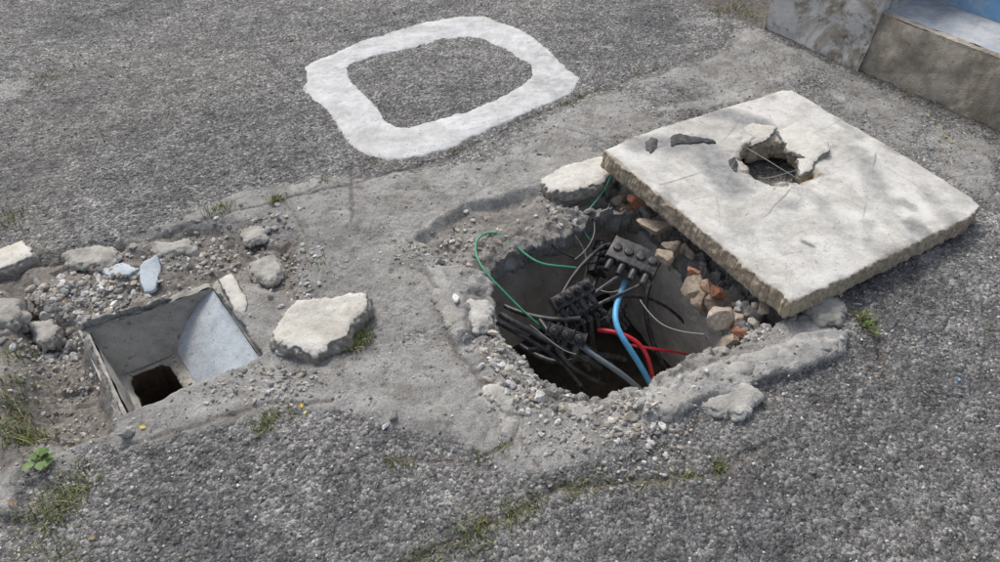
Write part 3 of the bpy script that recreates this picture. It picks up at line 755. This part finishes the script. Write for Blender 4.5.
# ------------------------------------------------------------------ grass, weeds, leaves
tufts = [(15,218,.05,50,.04),(5,225,.04,30,.04),(35,80,.06,50,.025),(60,76,.05,40,.025),(12,350,.03,35,.04),(20,380,.03,35,.04),(15,430,.035,80,.055),(30,438,.03,50,.05),(5,440,.03,40,.055),
 (60,505,.05,90,.04),(75,492,.04,60,.035),(45,515,.04,40,.03),(60,556,.05,50,.03),(266,426,.02,60,.03),(272,418,.015,30,.025),(358,346,.022,70,.042),(365,338,.02,30,.04),
 (392,460,.02,45,.02),(408,466,.02,25,.016),(470,535,.035,100,.026),(480,525,.03,70,.024),(445,548,.03,25,.02),(515,510,.03,90,.022),(535,500,.02,50,.02),(505,518,.02,30,.018),
 (575,485,.025,60,.018),(600,481,.03,60,.016),(640,482,.025,35,.016),(665,478,.02,30,.015),(690,472,.015,40,.018),(718,464,.012,50,.02),(722,460,.01,30,.018),
 (215,213,.03,60,.032),(225,208,.02,40,.028),(275,204,.015,50,.036),(282,200,.015,30,.028),(568,104,.015,30,.022),(580,98,.015,30,.02),(640,73,.03,40,.02),
 (862,318,.02,60,.038),(872,326,.015,35,.036),(452,151,.02,30,.018),(470,145,.02,25,.016),(480,458,.02,25,.02),(505,448,.015,20,.018),(325,183,.015,25,.025),(720,12,.05,80,.03),(750,14,.06,80,.03),(738,6,.05,60,.03),
 (905,95,.02,20,.02),(945,130,.03,20,.02),(320,265,.03,30,.025),(430,150,.02,20,.015),(8,400,.03,40,.045),(85,470,.03,30,.02),(290,414,.02,20,.02),(425,560,.04,50,.02),(165,440,.03,14,.02),(985,330,.03,10,.02),
 (18,410,.02,35,.04),(372,160,.02,20,.018),(600,92,.02,20,.016)]
GV, GF, GC = [], [], []; off = 0
for a, c, r, n_, hgt in tufts:
    x0, y0, _ = G(a, c)
    n_ = int(n_ * 1.4)
    tx = x0 + rng.normal(size=n_) * r * .8; ty = y0 + rng.normal(size=n_) * r * .8; tz = terrain(tx, ty)[0]
    for i in range(n_):
        h = hgt * rng.uniform(.4, 1.25); w = rng.uniform(.0007, .0017) * (1 + hgt * 8); az = rng.uniform(0, 6.283); ln = rng.uniform(.2, 1.1)
        d = np.array([math.cos(az), math.sin(az), 0]); sd_ = np.array([-d[1], d[0], 0])
        p0 = np.array([tx[i], ty[i], tz[i] - .002])
        P = []
        for q in (0, .4, .75, 1):
            cc = p0 + d * h * ln * q * q * .9 + np.array([0, 0, h * q * (1 - .35 * ln * q)])
            ww = w * (1 - q) ** .6 if q < 1 else 0.0001
            P += [cc - sd_ * ww, cc + sd_ * ww]
        GV.append(P); GF += [[off, off + 1, off + 3, off + 2], [off + 2, off + 3, off + 5, off + 4], [off + 4, off + 5, off + 7, off + 6]]; off += 8
        u = rng.random()
        col = np.array([.155, .20, .065]) * rng.uniform(.6, 1.5) if u < .65 else np.array([.36, .31, .16]) * rng.uniform(.6, 1.3)
        GC += [list(np.clip(col, 0, 1)) + [1]] * 8
MAT_GR = attrmat('grass_blades', .6)
mesh_np('grass', np.vstack(GV), np.array(GF), MAT_GR, True, {'col': np.array(GC)})

def leaves(name, items, mat):
    V_, F_, C_ = [], [], []; o_ = 0
    for (x, y, z, ln, wd, az, tilt, col) in items:
        d = np.array([math.cos(az), math.sin(az), 0]); s_ = np.array([-d[1], d[0], 0]); up = np.array([0, 0, 1.])
        for q in np.linspace(0, 1, 7):
            w = wd * math.sin(math.pi * min(1, q * .92 + .05)) ** .8
            c = np.array([x, y, z]) + d * ln * q + up * (ln * q * tilt - .5 * ln * q * q * tilt)
            V_ += [c - s_ * w + up * w * .35, c, c + s_ * w + up * w * .35]; C_ += [list(col) + [1]] * 3
        for k in range(6):
            a = o_ + k * 3
            F_ += [[a, a + 1, a + 4, a + 3], [a + 1, a + 2, a + 5, a + 4]]
        o_ += 21
    return mesh_np(name, np.array(V_), np.array(F_), mat, True, {'col': np.array(C_)})
w0 = G(45, 466); wz = zat(w0[0], w0[1])
it = [(w0[0] + rng.normal() * .014, w0[1] + rng.normal() * .014, wz + rng.uniform(.004, .03), rng.uniform(.02, .036), rng.uniform(.008, .012), k * .7 + rng.normal() * .2, rng.uniform(.2, .9),
       np.array([.14, .22, .07]) * rng.uniform(.7, 1.4)) for k in range(14)]
leaves('broadleaf_weed', it, MAT_GR)
w0 = G(868, 322); wz = zat(w0[0], w0[1])
leaves('broadleaf_weed', [(w0[0] + rng.normal() * .012, w0[1] + rng.normal() * .012, wz + .005, rng.uniform(.015, .03), rng.uniform(.004, .007), k * .7, rng.uniform(.2, .9), np.array([.12, .19, .055]) * rng.uniform(.7, 1.4)) for k in range(10)], MAT_GR)
it = []
for a, c, s_, colr in [(148,431,.016,(.65,.48,.05)),(303,410,.014,(.65,.48,.05)),(307,413,.012,(.6,.5,.1)),(938,141,.02,(.40,.45,.08)),(945,138,.02,(.45,.45,.08)),(950,145,.015,(.45,.4,.1)),(872,328,.012,(.5,.45,.1)),
                (905,92,.015,(.4,.4,.08)),(897,100,.013,(.4,.3,.08)),(925,118,.014,(.5,.42,.1)),(960,150,.012,(.4,.25,.08)),(655,470,.008,(.4,.3,.1)),(290,256,.01,(.45,.4,.1)),(127,115,.012,(.1,.07,.04)),
                (62,300,.015,(.3,.2,.08)),(15,510,.02,(.25,.15,.08)),(90,540,.014,(.3,.2,.1)),(880,375,.012,(.25,.15,.07)),(915,350,.01,(.4,.35,.1)),(98,265,.022,(.55,.20,.08)),(70,232,.012,(.06,.05,.04)),(180,180,.008,(.5,.45,.3)),
                (935,122,.012,(.5,.45,.12)),(915,105,.01,(.5,.45,.12))]:
    p = G(a, c); z = zat(p[0], p[1]); it.append((p[0], p[1], z + .004, s_, s_ * .35, rng.uniform(0, 6.28), .3, np.array(colr)))
leaves('fallen_leaves', it, MAT_GR)

V_, F_ = [], []
for a, c, s_ in [(965,78,.012),(955,84,.008),(440,10,.01),(960,378,.008),(700,480,.005),(900,172,.008),(752,268,.006),(975,70,.009),(905,120,.010),(930,150,.008),(985,120,.010)]:
    p = G(a, c, 0); z = zat(p[0], p[1]) + .004; k = len(V_)
    kk = (p[0] - S0[0]) * SN[0] + (p[1] - S0[1]) * SN[1]
    if kk > -.03: continue
    for q in range(5):
        an = q * 1.2566 + rng.uniform(-.3, .3); V_.append((p[0] + math.cos(an) * s_ * rng.uniform(.5, 1), p[1] + math.sin(an) * s_ * rng.uniform(.5, 1), z + rng.uniform(0, .003)))
    F_.append([k, k+1, k+2, k+3, k+4])
mesh_np('blue_paint_flakes', V_, F_, plain('flake_blue', (.22, .42, .68), .6), False)

tar = plain('tar_scrap', (.06, .062, .065), .7, .3, .4, dust=.6)
for k, (pxs) in enumerate([[(670,141),(678,138),(692,140),(712,143),(714,145),(694,146),(676,147),(671,150)], [(729,162),(734,159),(739,172),(741,184),(736,186),(732,176)], [(646,147),(650,142),(658,143),(655,151),(650,157),(647,154)]]):
    P = GP(pxs, .11); plate('tar_scrap', P, lambda x, y: slab_top(x, y) + .005, .008, tar, .0025, .007, .003, 500 + k, None, .002, 0, None, .002)

# ------------------------------------------------------------------ cables and connectors
BLK = plain('black_rubber', (.036, .037, .042), .42, .5, .4, 60, dust=.5)
BLU = plain('light_blue_cable', (.12, .46, .78), .38, .5, .1, 60, dust=.2)
RED = plain('red_cable', (.65, .03, .045), .4, .5, .1, 60, dust=.2)
GRN = plain('green_wire', (.07, .34, .20), .45, .4, .2, 60)
GRY = plain('grey_blue_cable', (.17, .21, .25), .45, .4, .2, 60)
WHT = plain('pale_wire', (.30, .31, .27), .5, .4, .2, 60)
def cable(name, pts, r, mat):
    cu = bpy.data.curves.new(name, 'CURVE'); cu.dimensions = '3D'; sp = cu.splines.new('NURBS')
    P = [G(*p) for p in pts]
    sp.points.add(len(P) - 1)
    for q, p in zip(sp.points, P): q.co = (*p, 1)
    sp.order_u = 4 if len(P) > 3 else len(P); sp.use_endpoint_u = True; cu.resolution_u = 14
    cu.bevel_depth = r; cu.bevel_resolution = 5; cu.use_fill_caps = True; cu.materials.append(mat)
    ob = bpy.data.objects.new(name, cu); scene.collection.objects.link(ob); return ob
cable('blue_cable', [(625,282,-.13),(620,294,-.13),(613,312,-.13),(618,332,-.15),(632,352,-.2),(648,378,-.3),(655,395,-.45)], .0105, BLU)
cable('red_cable', [(598,330,-.2),(615,331,-.18),(634,338,-.19),(647,352,-.23),(652,372,-.3),(655,395,-.5)], .0080, RED)
cable('red_cable', [(630,345,-.26),(655,349,-.26),(678,352,-.3),(690,355,-.45)], .005, RED)
cable('grey_cable', [(560,330,-.14),(575,342,-.14),(600,360,-.17),(632,380,-.24),(650,400,-.4)], .0095, GRY)
cable('black_cable', [(500,314,-.08),(512,322,-.09),(530,330,-.12),(548,342,-.14),(575,352,-.16),(600,368,-.3)], .011, BLK)
cable('black_cable', [(498,322,-.12),(515,332,-.13),(540,345,-.15),(565,362,-.2),(580,385,-.3)], .009, BLK)
cable('black_cable', [(505,306,-.14),(530,318,-.13),(555,322,-.12),(580,318,-.12)], .009, BLK)
cable('black_cable', [(530,350,-.25),(545,350,-.2),(560,338,-.18),(590,345,-.2),(612,365,-.4)], .009, BLK)
cable('black_cable', [(583,285,-.14),(590,262,-.10),(580,240,-.07),(565,225,-.05),(550,224,-.05),(546,240,-.06),(556,250,-.08),(575,258,-.12)], .0045, BLK)
cable('black_cable', [(560,300,-.14),(570,275,-.10),(590,255,-.09),(605,245,-.1)], .0075, BLK)
cable('black_cable', [(600,270,-.2),(585,300,-.2),(590,335,-.25),(600,380,-.5)], .010, BLK)
cable('black_cable', [(650,285,-.2),(640,310,-.25),(650,340,-.3),(665,370,-.5)], .009, BLK)
cable('black_cable', [(560,320,-.2),(552,350,-.25),(575,375,-.35),(590,400,-.6)], .009, BLK)
cable('black_cable', [(575,260,-.1),(590,250,-.08),(600,232,-.06),(592,218,-.05)], .005, BLK)
cable('black_cable', [(610,300,-.22),(640,290,-.22),(668,300,-.25),(690,330,-.4)], .006, BLK)
cable('black_cable', [(585,300,-.12),(600,290,-.10),(612,280,-.09),(622,275,-.09)], .008, BLK)
cable('black_cable', [(590,310,-.14),(604,300,-.12),(618,296,-.12),(640,285,-.1)], .007, BLK)
cable('black_cable', [(540,320,-.13),(552,335,-.12),(556,352,-.16),(575,372,-.2),(605,385,-.4)], .008, BLK)
cable('black_cable', [(520,345,-.3),(545,362,-.28),(570,366,-.26),(600,350,-.25),(625,360,-.35)], .010, BLK)
cable('black_cable', [(575,290,-.2),(560,310,-.22),(566,345,-.25),(590,370,-.4)], .010, BLK)
cable('green_wire', [(611,176,.04),(608,184,.01),(598,200,-.03),(585,213,-.04),(578,225,-.06),(590,240,-.1)], .0034, GRN)
cable('green_wire', [(576,268,-.1),(560,266,-.07),(540,266,-.06),(520,250,-.045),(503,234,-.02),(486,231,-.01),(473,242,-.01),(478,264,-.01),(496,284,-.04),(512,300,-.08),(528,316,-.11),(545,330,-.16)], .0042, GRN)
cable('green_wire', [(570,192,.015),(590,186,.012),(604,184,.012),(606,190,.0)], .0026, GRN)
cable('pale_wire', [(640,300,-.1),(652,318,-.1),(668,330,-.1),(690,333,-.08),(704,334,-.05)], .0018, WHT)
cable('pale_wire', [(530,325,-.08),(545,335,-.1),(560,352,-.12),(576,354,-.12)], .0016, WHT)
cable('pale_wire', [(624,286,-.11),(614,296,-.1),(600,290,-.1)], .0018, WHT)
cable('reinforcing_wire', [(746,148,.10),(765,158,.105),(785,172,.10),(800,180,.09)], .0015, WHT)
cable('reinforcing_wire', [(800,170,.10),(785,172,.112),(772,180,.10),(760,178,.09)], .0015, WHT)
cable('reinforcing_wire', [(726,180,.125),(735,158,.128),(748,140,.125)], .0009, WHT)

def connector(pos, rot, L=.16, W_=.055, H_=.045, ports=4, caps=True):
    e = bpy.data.objects.new('cable_splice_connector', None); scene.collection.objects.link(e)
    e.location = pos; e.rotation_euler = rot
    def part(name, bm, bev=.004):
        me = bpy.data.meshes.new(name); bmesh.ops.recalc_face_normals(bm, faces=bm.faces); bm.to_mesh(me); bm.free(); me.materials.append(BLK)
        o = bpy.data.objects.new(name, me); scene.collection.objects.link(o); o.parent = e
        md = o.modifiers.new('b', 'BEVEL'); md.width = bev; md.segments = 3; md.limit_method = 'ANGLE'
        for p in me.polygons: p.use_smooth = True
        return o
    bm = bmesh.new()
    bmesh.ops.create_cube(bm, size=1, matrix=Matrix.Diagonal((L, W_, H_, 1)))
    for k in range(ports + 1):
        bmesh.ops.create_cube(bm, size=1, matrix=Matrix.Translation(((k - ports / 2) * L / ports, 0, -.004 if not caps else 0)) @ Matrix.Diagonal((.006, W_ + .008, H_ + .006, 1)))
    part('housing', bm, .003)
    bm = bmesh.new()
    for k in range(ports):
        x = (k - (ports - 1) / 2) * L / ports
        R = L / ports * .40
        dp = .035 if caps else .010
        bmesh.ops.create_cone(bm, cap_ends=True, segments=20, radius1=R, radius2=R * .85, depth=dp, matrix=Matrix.Translation((x, 0, H_ / 2 + dp * .4)))
        if caps: bmesh.ops.create_cone(bm, cap_ends=True, segments=6, radius1=R * .5, radius2=R * .45, depth=.010, matrix=Matrix.Translation((x, 0, H_ / 2 + .036)))
    part('port_caps', bm, .003)
    bm = bmesh.new()
    for k in range(ports):
        x = (k - (ports - 1) / 2) * L / ports
        R = L / ports * .36
        bmesh.ops.create_cone(bm, cap_ends=True, segments=20, radius1=R, radius2=R * .7, depth=.05, matrix=Matrix.Translation((x, -W_ / 2 - .02, 0)) @ Matrix.Rotation(math.pi / 2, 4, 'X'))
    part('cable_boots', bm, .003)
    return e
R_ = math.radians
connector(G(634, 258, -.06), (R_(14), R_(6), R_(-28)), .18, .095, .045, 4, False)
connector(G(572, 296, -.09), (R_(25), R_(-12), R_(28)), .15, .05, .045, 4)
connector(G(566, 335, -.13), (R_(40), R_(10), R_(-15)), .13, .045, .04, 3)
connector(G(598, 258, -.16), (R_(50), R_(-25), R_(70)), .13, .045, .04, 4)
connector(G(612, 318, -.26), (R_(30), R_(15), R_(60)), .13, .045, .04, 4)
connector(G(585, 315, -.17), (R_(60), R_(5), R_(35)), .13, .045, .04, 4)

# ------------------------------------------------------------------ camera, light
cam = bpy.data.cameras.new('camera'); co = bpy.data.objects.new('camera', cam); scene.collection.objects.link(co)
co.location = (0, 0, CAMH); co.rotation_euler = (math.pi / 2 - PITCH, 0, 0)
cam.sensor_fit = 'HORIZONTAL'; cam.sensor_width = 36; cam.lens = 36 * FOC / 1000; cam.clip_end = 300; cam.clip_start = .05
scene.camera = co
el, az = R_(52), R_(-28)
world = bpy.data.worlds.new('World'); scene.world = world; world.use_nodes = True
nt = world.node_tree; bg = nt.nodes['Background']
sky = nt.nodes.new('ShaderNodeTexSky'); sky.sky_type = 'NISHITA'; sky.sun_disc = False
sky.sun_elevation = el; sky.sun_rotation = az; sky.air_density = 1.0; sky.dust_density = 4.0; sky.ozone_density = .6
hs = nt.nodes.new('ShaderNodeHueSaturation'); hs.inputs['Saturation'].default_value = .6
nt.links.new(sky.outputs[0], hs.inputs['Color']); nt.links.new(hs.outputs[0], bg.inputs[0]); bg.inputs[1].default_value = .15
sun = bpy.data.lights.new('sun', 'SUN'); sun.energy = 1.6; sun.angle = R_(18); sun.color = (1, .965, .90)
so_ = bpy.data.objects.new('sun', sun); scene.collection.objects.link(so_)
d = Vector((math.sin(az) * math.cos(el), math.cos(az) * math.cos(el), math.sin(el)))
so_.rotation_euler = d.to_track_quat('Z', 'Y').to_euler()
scene.view_settings.view_transform = 'Standard'; scene.view_settings.look = 'None'; scene.view_settings.exposure = 0
